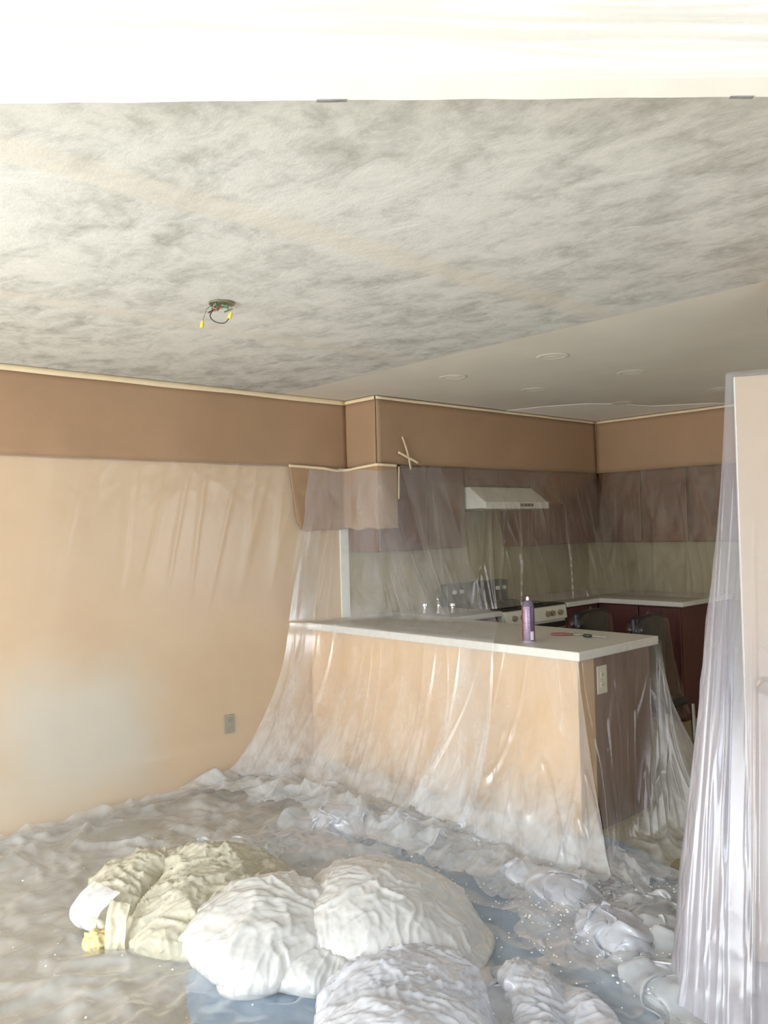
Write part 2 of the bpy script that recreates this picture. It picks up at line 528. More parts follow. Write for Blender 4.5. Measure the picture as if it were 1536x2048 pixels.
# soffit box above the kitchen cabinets
MB().box(0, .316, 3.764, 6.72, 1.975, H - .004).box(.316, 4.9, 6.404, 6.72, 1.975, H - .004).obj('soffit', M_HALF, label='soffit above the kitchen cabinets', **ST)

# diagonal header beam above the photographer
hd = np.array([.6506, .7594]); hn = np.array([hd[1], -hd[0]])     # along, toward the camera
hp = np.array([3.069, .457]) + hn * .062
HZ = 2.25


def hpt(s, n, z):
    q = hp + hd * s + hn * n
    return (q[0], q[1], z)


def hbox(name, s0, s1, n0, n1, z0, z1, mat, parent=None, wob=0, ns=1, **kw):
    b = bmesh.new(); rows = []
    for i in range(ns + 1):
        s = s0 + (s1 - s0) * i / ns
        dz = wob * float(pn(s * 9, .5, 3)) if wob else 0
        rows.append([b.verts.new(hpt(s, n, z)) for n, z in ((n0, z0 + dz), (n1, z0 + dz), (n1, z1), (n0, z1))])
    for a, c in zip(rows, rows[1:]):
        for k in range(4):
            b.faces.new((a[k], a[(k + 1) % 4], c[(k + 1) % 4], c[k]))
    b.faces.new(rows[0]); b.faces.new(rows[-1]); bmesh.ops.recalc_face_normals(b, faces=b.faces[:])
    m = MB(); m.join(b)
    return m.obj(name, mat, parent, **kw)


head = hbox('wall_header', -3.15, 3.55, -.062, 0, HZ, H, plain('header_paint', srgb(200, 190, 174), .85, var=.05, scale=2), label='white header beam crossing the room overhead', **ST)
M_TORN = plain('torn_grey_paper', srgb(126, 124, 118), .9, var=.2, scale=60)
tp = hbox('masking_tape', -2.0, 2.8, -.0615, .0012, HZ - .002, HZ - .0005, M_WTAPE, wob=.002, ns=120,
          label='white tape strip along the lower edge of the header', cat='tape')
for s0, s1 in ((.518, .568), (1.215, 1.255)):
    hbox('torn_paper', s0, s1, -.0645, -.057, HZ - .0045, HZ - .002, M_TORN, tp, wob=.004, ns=8)

# ------------------------------------------------------------------ masking paper and tape along the walls


def paper(name, X, label, cat='paper', mat=None, thick=.001):
    o = link(name, grid_mesh(name, X), mat or M_KRAFT, label=label, cat=cat)
    s = o.modifiers.new('thick', 'SOLIDIFY'); s.thickness = thick; s.offset = 0
    return o


def strip(p0, p1, nrm, z0, z1, n=60, m=10, amp=.004, seed=1, off=.006):
    """vertical sheet hanging from p0 to p1"""
    u = np.linspace(0, 1, n)[:, None]; v = np.linspace(0, 1, m)[None, :]
    X = np.zeros((n, m, 3)); L = math.dist(p0, p1)
    d = off + amp * v * (pn(u * L * 4 + 0 * v, v * .7 + 0 * u, seed) + .6) + .002 * v
    for k in range(2):
        X[..., k] = p0[k] + (p1[k] - p0[k]) * u + nrm[k] * d
    X[..., 2] = z1 + (z0 - z1) * v + .004 * v * pn(u * L * 2, 0 * u, seed + 5)
    return X


paper('masking_paper', strip((0, -.4), (0, 3.76), (1, 0), 1.958, 2.425, 90), 'long brown masking paper band along the top of the peach wall')
paper('masking_paper', strip((.0, 3.76), (.318, 3.76), (0, -1), 1.965, 2.428, 20, seed=3), 'short brown masking paper on the end of the soffit')
paper('masking_paper', strip((.318, 3.755), (.318, 6.39), (1, 0), 1.972, 2.424, 70, seed=4), 'brown masking paper along the soffit above the range hood')
paper('masking_paper', strip((.33, 6.402), (3.16, 6.402), (0, -1), 1.972, 2.424, 70, seed=6), 'brown masking paper on the soffit of the kitchen back wall')
paper('masking_paper', strip((3.165, 3.214), (3.45, 3.214), (0, -1), 1.95, 2.33, 20, seed=12), 'reddish brown paper scrap on the wall corner above the draped door')
TP = 'tape'
paper('masking_tape', strip((0, -.4), (0, 3.75), (1, 0), 2.404, 2.437, 90, 3, .001, 8, .010), 'long cream tape holding the wall paper band to the ceiling', TP, M_TAPE)
paper('masking_tape', strip((.0, 3.752), (.322, 3.752), (0, -1), 2.41, 2.434, 12, 3, .001, 9, .008), 'short cream tape at the top of the soffit end', TP, M_TAPE)
paper('masking_tape', strip((.326, 3.745), (.326, 6.38), (1, 0), 2.412, 2.432, 50, 3, .001, 9, .008), 'cream tape along the ceiling above the range hood soffit', TP, M_TAPE)
paper('masking_tape', strip((.34, 6.393), (3.15, 6.393), (0, -1), 2.412, 2.432, 50, 3, .001, 9, .008), 'cream tape along the ceiling at the kitchen back soffit', TP, M_TAPE)

# the lower piece of brown paper wrapped round the soffit corner
path = [(.022, 3.24), (.022, 3.5), (.03, 3.70), (.06, 3.735), (.20, 3.735), (.335, 3.735), (.345, 3.78), (.345, 3.92)]
nu, nv = 90, 30
u = np.linspace(0, 1, nu)
ls = np.concatenate([[0], np.cumsum([math.dist(a, b) for a, b in zip(path, path[1:])])]); ls /= ls[-1]
px = np.interp(u, ls, [p[0] for p in path]); py = np.interp(u, ls, [p[1] for p in path])
v = np.linspace(0, 1, nv)
X = np.zeros((nu, nv, 3))
bot = 1.53 + .015 * pn(u * 9, 0 * u, 4) + .05 * sstep(.08, 0, u)
top = np.interp(u, [0, .3, .42, .6, .8, 1], [1.965, 1.955, 1.94, 1.955, 1.965, 1.962])
bul = pn(u[:, None] * 5, v[None, :] * 2, 11) * .012 * np.sin(np.pi * np.clip(v, 0, 1))[None, :] ** .5
X[..., 0] = px[:, None] + np.abs(bul) + .012 * v[None, :]
X[..., 1] = py[:, None] - np.abs(bul) - .012 * v[None, :] + (.06 * sstep(.12, 0, u)[:, None] * v[None, :])
X[..., 2] = top[:, None] + (bot - top)[:, None] * v[None, :]
paper('masking_paper', X, 'lower brown paper flap wrapped around the soffit corner')
XT = np.stack([np.stack([px + .006, py - .006, top + dz], 1) for dz in (.008, -.01)], 1)
paper('masking_tape', XT, 'cream tape across the top of the lower paper flap', TP, M_TAPE)


def tape_piece(y0, z0, y1, z1, wd, label, x=.353, bends=None):
    t = np.linspace(0, 1, 12); b = bends or 0
    y = y0 + (y1 - y0) * t + b * np.sin(np.pi * t); z = z0 + (z1 - z0) * t
    dy, dz = y1 - y0, z1 - z0; L = math.hypot(dy, dz); ny, nz = -dz / L, dy / L
    X = np.stack([np.stack([0 * y + x, y + ny * k, z + nz * k], 1) for k in (-wd, wd)], 1)
    return paper('masking_tape', X, label, TP, M_TAPE)


tape_piece(3.925, 1.955, 3.915, 1.73, .008, 'short upright tape on the edge of the lower paper flap', .36)
tape_piece(3.97, 2.165, 4.045, 1.935, .009, 'upright bar of the taped cross beside the paper flap', bends=.012)
tape_piece(3.925, 2.055, 4.12, 1.985, .009, 'slanting bar of the taped cross beside the paper flap', .356)

# ------------------------------------------------------------------ kitchen cabinets


def cabinet(name, label, x0, x1, y0, y1, z0, z1, face, splits=(), mat=None, hinge=True):
    """box cabinet; face 'x' opens to +x, face 'y' opens to -y; splits = door edges along the face"""
    mat = mat or M_WOOD
    t = thing(name, label, 'cabinet', ((x0 + x1) / 2, (y0 + y1) / 2, z0))
    ox, oy, oz = t.location
    if face == 'x':
        MB().box(x0 - ox, x1 - .022 - ox, y0 - oy, y1 - oy, 0, z1 - z0, .002).obj('body', mat, t)
    else:
        MB().box(x0 - ox, x1 - ox, y0 + .022 - oy, y1 - oy, 0, z1 - z0, .002).obj('body', mat, t)
    e = list(splits)
    for a, b in zip(e, e[1:]):
        m = MB(); g = .004
        if face == 'x':
            m.box(x1 - .020 - ox, x1 - ox, a + g - oy, b - g - oy, .01, z1 - z0 - .01, .004)
            dd = m.obj('door', mat, t)
            MB().box(x1 - ox, x1 + .004 - ox, a + .05 - oy, b - .05 - oy, .06, z1 - z0 - .06, .002).obj('raised_panel', mat, dd)
        else:
            m.box(a + g - ox, b - g - ox, y0 - oy, y0 + .020 - oy, .01, z1 - z0 - .01, .004)
            dd = m.obj('door', mat, t)
            MB().box(a + .05 - ox, b - .05 - ox, y0 - .004 - oy, y0 - oy, .06, z1 - z0 - .06, .002).obj('raised_panel', mat, dd)
    return t


UC = 1.368
cabinet('wall_cabinet', 'brown wall cabinet nearest the paper flap', 0.002, .316, 3.768, 4.246, UC, 1.973, 'x', (3.768, 4.246))
cabinet('wall_cabinet', 'narrow brown wall cabinet just before the range hood', 0.002, .316, 4.25, 4.64, UC, 1.973, 'x', (4.25, 4.64))
cabinet('wall_cabinet', 'low brown wall cabinet above the range hood', 0.002, .316, 4.644, 5.44, 1.83, 1.973, 'x', (4.644, 5.04, 5.44))
cabinet('wall_cabinet', 'brown wall cabinet just past the range hood', 0.002, .316, 5.444, 5.87, UC - .015, 1.973, 'x', (5.444, 5.87))
cabinet('wall_cabinet', 'brown wall cabinet in the kitchen corner', 0.002, .316, 5.874, 6.718, UC - .015, 1.973, 'x', (5.874, 6.40))
cabinet('wall_cabinet', 'reddish wall cabinet on the back wall next to the corner', .32, .745, 6.404, 6.718, UC - .015, 1.973, 'y', (.34, .745))
cabinet('wall_cabinet', 'reddish wall cabinet second from the corner on the back wall', .75, 1.165, 6.404, 6.718, UC - .015, 1.973, 'y', (.75, 1.165))
cabinet('wall_cabinet', 'reddish wall cabinet beside the draped door on the back wall', 1.17, 1.75, 6.404, 6.718, UC - .015, 1.973, 'y', (1.20, 1.75))

# range hood
t = thing('range_hood', 'white sloped range hood under the low cabinet', 'range hood', (0, 4.66, 1.66))
MB().prism([(.004, .166), (.34, .166), (.50, .045), (.50, .0), (.004, .0)], 'y', .0, .76, .004).obj('canopy', M_WHITE, t)
MB().prism([(.496, -.005), (.506, -.005), (.506, .048), (.496, .048)], 'y', -.002, .762, .002).obj('front_lip', M_WHITE, t)
MB().box(.506, .510, .40, .56, .012, .034, .001).obj('control_panel', M_SLOT, t)
for y in (.43, .47, .51):
    MB().box(.510, .514, y, y + .02, .017, .029, .001).obj('switch', M_OUTD, t)
MB().box(.06, .46, .08, .68, -.012, -.001).obj('filter', M_METAL, t)

# base cabinets and worktops
cabinet('base_cabinet', 'dark base cabinet between the peninsula and the stove', 0.002, .60, 4.10, 4.645, .0, .874, 'x', (4.12, 4.645), M_WOODB)
cabinet('base_cabinet', 'dark base cabinet between the stove and the kitchen corner', 0.002, .62, 5.42, 5.90, .0, .874, 'x', (5.42, 5.90), M_WOODB)
cabinet('base_cabinet', 'dark red base cabinet along the kitchen back wall', .004, 1.34, 5.905, 6.718, .0, .874, 'y', (.63, .985, 1.34), M_WOODB)
MB().box(.002, .64, 4.118, 4.645, .876, .914, .006).obj('worktop', M_COUNTER, label='pale worktop between the peninsula and the stove', cat='worktop')
MB().prism([(.002, 5.42), (.66, 5.42), (.66, 5.87), (1.375, 5.87), (1.375, 6.716), (.002, 6.716)], 'z', .876, .914, .005).obj(
    'worktop', M_COUNTER, label='pale corner worktop along the kitchen back wall', cat='worktop')

# stove
t = thing('stove', 'white stove with black cooktop and backguard under the hood', 'stove', (0.02, 4.652, 0))
MB().box(0, .62, 0, .756, .0, .905, .004).obj('body', M_WHITE, t)
MB().box(.06, .63, .012, .744, .905, .918, .003).obj('cooktop', M_BLACK, t)
bg = MB().box(.0, .07, .01, .746, .905, 1.085, .008).obj('backguard', M_BLACK, t)
for y in (.08, .16, .60, .68):
    MB().lathe([(.0, .072), (.018, .072), (.016, .092), (.0, .092)], (0, y, 1.02), 14, 'x').obj('knob', M_WHITE, bg)
for (x, y, rr) in ((.20, .20, .075), (.20, .55, .095), (.47, .20, .095), (.47, .55, .075)):
    cb = MB(); n = 28
    for q in (rr, rr * .66, rr * .33):
        cb.tube([(x + q * math.cos(a * 2 * math.pi / n), y + q * math.sin(a * 2 * math.pi / n), .926) for a in range(n + 1)], .005, 6)
    cb.obj('burner_coil', M_SLOT, t)
MB().prism([(.62, .80), (.645, .80), (.635, .90), (.62, .90)], 'y', .004, .752, .003).obj('control_panel', M_WHITE, t)
for y in (.10, .20, .50, .56, .66):
    MB().lathe([(.0, .638), (.022, .638), (.019, .662), (.0, .662)], (0, y, .85), 14, 'x').obj('knob', M_OUTD, t)
dd = MB().box(.62, .64, .02, .736, .18, .78, .006).obj('oven_door', M_BLACK, t)
MB().tube([(.64, .06, .73), (.675, .07, .735), (.675, .686, .735), (.64, .696, .73)], .010).obj('handle', M_CHROME, dd, smooth=True)

# faucet on the worktop corner
t = thing('faucet', 'chrome kitchen faucet glinting beneath the plastic', 'faucet', (.34, 4.30, .915), math.radians(-50))
MB().lathe([(.0, 0), (.028, 0), (.026, .012), (.016, .03), (.014, .06), (.0, .065)], n=20).obj('body', M_CHROME, t, smooth=True)
MB().tube([(0, 0, .05), (0, 0, .11), (.01, 0, .145), (.05, 0, .17), (.11, 0, .165), (.15, 0, .14), (.16, 0, .11)], [.011, .011, .011, .01, .01, .01, .012], 12).obj('spout', M_CHROME, t, smooth=True)
for s in (-1, 1):
    MB().lathe([(.0, 0), (.022, 0), (.02, .01), (.012, .03), (.012, .045), (.024, .05), (.022, .066), (.0, .07)], (0, .10 * s, 0), 16).obj('handle', M_CHROME, t, smooth=True)

# peninsula
t = thing('peninsula', 'peach fronted kitchen peninsula with brown end panel', 'peninsula', (0, 3.40, 0))
MB().box(.002, 2.125, 0, .145, 0, .868, .004).obj('half_wall', M_HALF, t)
MB().box(.645, 2.10, .15, .66, .10, .868).obj('body', M_WOODB, t)
MB().box(2.10, 2.122, .147, .675, .0, .868, .003).obj('end_panel', mat_wood('end_panel_wood', srgb(126, 96, 82)), t)
for a, b in ((.66, 1.13), (1.135, 1.61), (1.615, 2.095)):
    MB().box(a, b, .66, .68, .12, .86, .004).obj('door', M_WOODB, t)
MB().box(.002, 2.165, 3.36, 4.105, .868, .914, .006).obj('countertop', M_COUNTER, label='pale laminate countertop on top of the peninsula', cat='countertop')


def outlet(label, loc_, rz, mat, wd=.07, ht=.115):
    t = thing('wall_outlet', label, 'outlet', loc_, rz)
    MB().box(.0, .006, -wd / 2, wd / 2, -ht / 2, ht / 2, .002).obj('cover_plate', mat, t)
    for z in (-.025, .025):
        s = MB().box(.006, .009, -.017, .017, z - .014, z + .014, .003).obj('socket', mat, t)
        for y in (-.007, .007):
            MB().box(.009, .0095, y - .0015, y + .0015, z - .006, z + .006).obj('slot', M_SLOT, s)
    MB().lathe([(0, .006), (.004, .006), (.003, .008), (0, .008)], n=10, axis='x').obj('screw', M_METAL, t)
    return t


outlet('ivory outlet on the brown end of the peninsula', (2.122, 3.61, .745), 0, M_OUT, .085, .14)
outlet('grey green outlet low on the peach wall', (.002, 2.75, .345), 0, M_OUTD)

# spray can
t = thing('spray_can', 'purple and dark red spray can standing on the countertop', 'spray can', (1.755, 3.505, .9145), math.radians(-60))


def can_mat():
    t_ = NT('can_label'); tc = t_.n('TexCoord').outputs['Object']
    sx = t_.n('SeparateXYZ'); t_.l(tc, sx.inputs[0])
    at = t_.n('Math'); at.operation = 'ARCTAN2'; t_.l(sx.outputs[1], at.inputs[0]); t_.l(sx.outputs[0], at.inputs[1])
    ang = at.outputs[0]
    base = t_.ramp(t_.noise(55, 3, .6, vec=tc), [(.40, srgb(98, 40, 48)), (.6, srgb(132, 66, 74))])
    lil = t_.ramp(t_.noise(90, 3, .6, vec=tc, stretch=(1, 1, 3)), [(.35, srgb(126, 100, 122)), (.65, srgb(164, 140, 162))])
    c = t_.mixc(t_.band(ang, -.75, .45, .04), base, lil)
    c = t_.mixc(t_.math('MULTIPLY', t_.band(ang, .5, 1.3, .03), t_.band(sx.outputs[2], .06, .185, .004)), c, srgb(92, 76, 104))
    c = t_.mixc(t_.math('MULTIPLY', t_.band(ang, .45, 1.1, .02), t_.band(sx.outputs[2], .012, .058, .002)), c, srgb(222, 220, 226))
    c = t_.mixc(t_.band(sx.outputs[2], -.01, .006, .002), c, srgb(190, 190, 196))
    return t_.pbr(c, .3, .1)


MB().lathe([(.0, 0), (.031, 0), (.033, .004), (.033, .185), (.031, .190), (.0, .19)], n=36).obj('body', can_mat(), t, smooth=True)
MB().lathe([(.031, .188), (.0325, .191), (.0305, .194), (.027, .206), (.020, .216), (.014, .219), (.0, .219)], n=36).obj('shoulder', plain('can_shoulder', srgb(128, 124, 142), .3, .5), t, smooth=True)
MB().lathe([(.0, .218), (.008, .218), (.008, .232), (.005, .238), (.0, .239)], n=16).obj('nozzle', plain('white_nozzle', srgb(242, 240, 236), .4), t, smooth=True)

# pliers
t = thing('pliers', 'pliers with red grips lying on the countertop', 'pliers', (1.80, 3.85, .921), math.radians(28))
for s in (-1, 1):
    MB().tube([(-.015, .004 * s, 0), (-.05, .018 * s, 0), (-.09, .022 * s, 0), (-.125, .012 * s, 0)], [.005, .0065, .0065, .005]).obj('grip', plain('red_grip', srgb(140, 92, 86), .5), t, smooth=True)
    MB().prism([(-.02, .0), (0, .012 * s), (.03, .008 * s), (.062, .002 * s), (.062, .0), (.0, .0)], 'z', -.005, .005, .001).obj('jaw', M_METAL, t)
MB().lathe([(.0, -.007), (.009, -.007), (.009, .007), (.0, .007)], n=14).obj('pivot', M_METAL, t)
t = thing('screwdriver', 'small dark screwdriver beside the pliers on the countertop', 'screwdriver', (1.93, 3.83, .924), math.radians(15))
MB().tube([(-.05, 0, 0), (-.04, 0, 0), (-.01, 0, 0), (.0, 0, 0)], [.006, .009, .009, .005], 10).obj('handle', M_BLACK, t, smooth=True)
MB().tube([(0, 0, 0), (.08, 0, -.004)], .003).obj('shaft', M_CHROME, t)

# two dark chairs behind the peninsula, wrapped in plastic
M_PAD = plain('black_vinyl', srgb(26, 23, 28), .4, var=.2, spec=.3)


def chair(x, y, rz, label, clabel):
    t = thing('chair', label, 'chair', (x, y, 0), rz, 'plastic wrapped chairs')
    MB().box(-.16, .16, -.17, .17, .44, .49, .02, 3).obj('seat', M_PAD, t, smooth=True)
    b2 = MB().box(-.03, .02, -.19, .19, .60, .985, .022, 3).obj('backrest', M_PAD, t, smooth=True)
    for sx in (-1, 1):
        for sy in (-1, 1):
            MB().tube([(.18 * sx * 1.05, .17 * sy, 0), (.18 * sx, .17 * sy, .45)] + ([(-.18, .17 * sy, .5), (-.035, .165 * sy, .66)] if False else []), .013).obj('leg', M_CHROME, t)
    for sy in (-1, 1):
        MB().tube([(-.17, .15 * sy, .46), (-.05, .15 * sy, .62), (-.03, .15 * sy, .80)], .012).obj('back_post', M_CHROME, t, smooth=True)
    # film cover over the back
    n, m_ = 60, 40
    a = np.linspace(0, 2 * np.pi, n)[:, None]; v = np.linspace(0, 1, m_)[None, :]
    ca, sa = np.cos(a), np.sin(a); pw = lambda q: np.sign(q) * np.abs(q) ** .35
    k = sstep(0, .12, v); fl = 1 + .9 * v ** 2
    pl = 1 + .10 * v * pn(a * 3 + 0 * v, v * 2, int(x * 10)) + .04 * pn(a * 7, v * 6, 3)
    X = np.stack([(.045 * fl * 2 ** v) * pw(ca) * k * pl, .205 * (1 + .15 * v) * pw(sa) * k * pl, 1.0 - .62 * v + .012 * pn(a * 2, v * 3, 5)], 2)
    cth, sth = math.cos(rz), math.sin(rz)
    W = X.copy(); W[..., 0] = x + X[..., 0] * cth - X[..., 1] * sth; W[..., 1] = y + X[..., 0] * sth + X[..., 1] * cth
    link('plastic_cover', grid_mesh('plastic_cover', W), P_CHAIR, label=clabel, cat='plastic cover', group='chair covers')
    return t


chair(1.48, 4.50, math.radians(4), 'black backed chair behind the peninsula beside the spray can', 'clear film over the black chair nearer the spray can')
chair(1.90, 4.46, math.radians(4), 'black backed chair behind the free corner of the countertop', 'clear film over the black chair at the countertop corner')

# ------------------------------------------------------------------ ceiling fittings
k = 0
names = {(1.08, 3.71): 'recessed light nearest the paper covered soffit corner', (1.82, 3.70): 'recessed light nearest the scraped ceiling edge, largest in view',
         (1.08, 4.51): 'second recessed light along the range hood side', (1.82, 4.50): 'second recessed light along the draped door side',
         (1.10, 5.60): 'recessed light by the bright ceiling patch', (1.84, 5.61): 'recessed light half hidden near the draped door'}
for (x, y), lb in names.items():
    t = thing('recessed_light', lb, 'ceiling light', (x, y, H - .0005), 0, 'recessed kitchen lights')
    MB().lathe([(.062, .0), (.085, .0), (.088, -.001), (.084, -.003), (.066, -.004), (.060, -.002)], n=32).obj('trim_ring', M_KCEIL, t, smooth=True)
    MB().lathe([(.0, .0), (.062, .0), (.062, -.001), (.03, -.004), (.0, -.005)], n=32).obj('lens', plain('frosted_lens', srgb(240, 234, 218), .4, var=.02), t, smooth=True)

t = thing('junction_box', 'open ceiling junction box with loose wires and yellow caps', 'junction box', (1.665, 1.735, H), math.radians(40))
m = MB(); n = 8
m.lathe([(.040, -.001), (.052, -.001), (.054, -.004), (.050, -.007), (.041, -.005)], n=8)
m.obj('rim', M_METAL, t)
MB().lathe([(.0, -.0008), (.042, -.0008), (.042, -.0025), (.0, -.0025)], n=8).obj('opening', M_SLOT, t)
for i in range(14):
    a = random.uniform(0, 6.28); rr = random.uniform(.0, .035)
    x, y = rr * math.cos(a), rr * math.sin(a)
    ln = random.uniform(.015, .05)
    MB().tube([(x, y, -.001), (x + random.uniform(-.015, .015), y + random.uniform(-.015, .015), -ln * .6), (x + random.uniform(-.03, .03), y + random.uniform(-.03, .03), -ln)], .0035, 6).obj(
        'wire', random.choice([M_WRED, M_WGREEN, M_METAL, M_WRED]), t)


def wpt(a, b, z):    # offsets across (a) and ahead (b), rotated into the box frame
    q = RH * a + FH * b; c, s = math.cos(math.radians(-40)), math.sin(math.radians(-40))
    return (q[0] * c - q[1] * s, q[0] * s + q[1] * c, z)


lp = [wpt(-.04, 0, -.004), wpt(-.037, 0, -.03), wpt(-.044, -.01, -.052), wpt(-.034, -.02, -.072), wpt(-.012, -.03, -.086), wpt(.014, -.03, -.089), wpt(.028, -.03, -.078), wpt(.036, -.03, -.066)]
MB().tube([tuple(q) for q in polyline(lp, np.linspace(0, 1, 30))], .0022, 6).obj('wire', M_WDARK, t, smooth=True)
MB().tube([wpt(.034, -.03, -.072), wpt(.038, -.03, -.062), wpt(.044, -.03, -.046)], [.008, .0085, .004], 10).obj('wire_cap', M_YEL, t, smooth=True)
MB().tube([wpt(-.03, -.0, -.003), wpt(-.055, -.02, -.03), wpt(-.072, -.03, -.085)], .0015, 6).obj('wire', M_WGREY, t)
MB().tube([wpt(-.074, -.03, -.105), wpt(-.072, -.03, -.09), wpt(-.069, -.03, -.078)], [.007, .0075, .004], 10).obj('wire_cap', M_YEL, t, smooth=True)

# ------------------------------------------------------------------ open door at the right
d0 = np.array([3.18, 2.866]); d1 = np.array([3.74, 3.185]); dl = (d1 - d0) / np.linalg.norm(d1 - d0); dn = np.array([dl[1], -dl[0]])
dL = float(np.linalg.norm(d1 - d0))
t = thing('door_1', None, None, (d0[0], d0[1], 0), math.atan2(dl[1], dl[0]))
t['label'] = 'pale interior door standing open beneath clear plastic'; t['kind'] = 'structure'
MB().box(.002, dL, -.0175, .0175, .012, 2.03, .002).obj('slab', M_DOOR, t)
MB().box(-.0005, .002, -.0175, .0175, .012, 2.03).obj('edge_band', M_DOORE, t)
for sgn in (-1, 1):
    MB().lathe([(.0, .0175 * sgn), (.03, .0175 * sgn), (.03, .022 * sgn), (.012, .028 * sgn), (.012, .05 * sgn), (.027, .06 * sgn), (.024, .078 * sgn), (.0, .082 * sgn)], (.065, 0, .96), 18, 'y').obj('knob', plain('brass', srgb(150, 124, 84), .35, .7), t, smooth=True)
MB().box(3.64, 3.715, 3.19, 3.214, 0, 2.13, .003).box(4.465, 4.54, 3.19, 3.214, 0, 2.13, .003).box(3.715, 4.465, 3.19, 3.214, 2.062, 2.13, .003).obj('trim_1', M_DOORE, kind='structure')

# ------------------------------------------------------------------ plastic sheets
SH = 'plastic sheet'
# over the door
nu, nv = 260, 160
u = np.linspace(0, 1, nu); v = np.linspace(0, 1, nv)
topP = [(3.86, 3.17, 2.05), (3.55, 3.05, 2.05), (3.32, 2.925, 2.05), (3.185, 2.838, 2.045), (3.158, 2.862, 2.043), (3.18, 2.895, 2.045), (3.36, 3.0, 2.05), (3.6, 3.13, 2.05)]
botP = [(4.25, 2.95, .02), (3.85, 2.62, .02), (3.5, 2.44, .02), (3.25, 2.40, .02), (3.11, 2.50, .02), (3.04, 2.74, .02), (3.08, 2.98, .02), (3.14, 3.17, .02)]
T = polyline(topP, u); B = polyline(botP, u)
f = (v ** 1.15)[None, :, None]
X = T[:, None, :] * (1 - f) + B[:, None, :] * f
X[..., 2] = (T[:, 2][:, None] * (1 - v) + B[:, 2][:, None] * v)
N = normals(X); uu = u[:, None] + 0 * v[None, :]; vv = v[None, :] + 0 * u[:, None]
amp = (.05 + .03 * sstep(.45, .2, uu)) * sstep(.02, .9, vv)
pl = .8 * pn(uu * 8, vv * .5, 21) + .45 * crease(uu * 14, vv * .35, 22) + .3 * crease(uu * 24 + vv, vv * .8, 23) + .15 * ridge(uu * 8, vv * 6, 6, 2) * sstep(.7, 1, vv)
X = X + N * (amp * pl)[..., None]
X[..., 2] = np.maximum(X[..., 2], .012)
haze(link('plastic_sheet', grid_mesh('plastic_sheet', X), P_DOOR, label='tall clear plastic sheet draped over the open door', cat=SH), .95 + 1.5 * sstep(.15, .85, vv))

# over the header
nu, nv = 360, 60
s = np.linspace(-2.2, 3.0, nu)[:, None]; v = np.linspace(0, 1, nv)[None, :]
off = .012 + .010 * ridge(s * .8 + v * 1.0, v * 3 + .25 * s, 31, 2) + .01 * pn(s * 3, v * 3, 4)
off = off * (.15 + .85 * sstep(0, .25, v)) * (1 - .8 * sstep(.85, 1, v))
X = np.zeros((nu, nv, 3)); z = HZ + .004 + (H - .006 - HZ) * v + 0 * s
X[..., 0] = hp[0] + hd[0] * s + hn[0] * off; X[..., 1] = hp[1] + hd[1] * s + hn[1] * off; X[..., 2] = z
link('plastic_sheet', grid_mesh('plastic_sheet', X), P_HEAD, label='clear plastic sheet wrinkled across the overhead header', cat=SH)

# over the peach wall
nu, nv = 300, 110
y = np.linspace(-.4, 3.55, nu)[:, None]; v = np.linspace(0, 1, nv)[None, :]
fan = (y - 1.9) * (1 + .0 * v)
yy = y + (-.28 * v * sstep(.5, 3.4, y))
fold = .5 * pn(y * 2.2, v * .5, 41) + crease(y * 4.2 + v * .9, v * .4, 42, 8) * sstep(.9, 2.0, y) * .8 * (1 - .85 * sstep(.15, .5, v)) + .3 * pn(y * 7, v * .8, 44) * sstep(2.3, 3.3, y)
X = np.zeros((nu, nv, 3))
X[..., 0] = .014 + .02 * v + .012 * np.maximum(0, fold + .6) * (.35 + .65 * v) + .008 * ridge(y * 2.5, v * 7, 43, 2) * sstep(.25, .0, v) + .10 * sstep(.86, 1, v)
X[..., 1] = yy
X[..., 2] = 1.965 - (1.965 - .012) * v + 0 * y
link('plastic_sheet', grid_mesh('plastic_sheet', X), P_WALL, label='clear plastic sheet hanging over the peach wall', cat=SH)

# fan of plastic from the soffit corner over the counter and down the peninsula front
nu, nv = 320, 200
u = np.linspace(0, 1, nu)
A = polyline([(.03, 3.40, 1.945), (.05, 3.66, 1.945), (.16, 3.70, 1.94), (.30, 3.70, 1.93), (.37, 3.74, 1.92), (.372, 3.98, 1.945), (.375, 4.32, 1.962)], u)
Bc = polyline([(.04, 3.20, .935), (.26, 3.335, .925), (.55, 3.335, .925), (.85, 3.335, .925), (1.12, 3.335, .925), (1.38, 3.335, .927), (1.66, 3.335, .93)], u)
Bk = Bc + np.array([0, .40, .03]) * np.interp(u, [0, .15, .4, 1], [0, .25, .8, 1.0])[:, None]
Bk[:, 0] = Bk[:, 0] * .82
D = polyline([(.05, 2.72, .03), (.34, 2.92, .03), (.62, 2.98, .03), (.92, 3.0, .03), (1.2, 3.0, .03), (1.46, 3.0, .03), (1.74, 3.0, .03)], u)
E_ = D + np.array([.05, -.38, .02]) * (1 + .3 * pn(u * 6, 0 * u, 9))[:, None]
v = np.linspace(0, 1, nv)
X = np.zeros((nu, nv, 3))
for j, q in enumerate(v):
    if q < .42:
        k_ = q / .42; X[:, j] = A * (1 - k_) + Bk * k_; X[:, j, 2] = A[:, 2] * (1 - k_) + Bk[:, 2] * k_ - .16 * np.sin(np.pi * k_) * np.interp(u, [0, .4, 1], [.0, .3, .8])
    elif q < .5:
        k_ = (q - .42) / .08; X[:, j] = Bk * (1 - k_) + Bc * k_
    elif q < .84:
        k_ = (q - .5) / .34; X[:, j] = Bc * (1 - k_) + D * k_
        X[:, j, 1] = Bc[:, 1] * (1 - k_ ** 1.8) + D[:, 1] * k_ ** 1.8 - .012 * sstep(0, .1, k_)
    else:
        k_ = (q - .84) / .16; X[:, j] = D * (1 - k_) + E_ * k_
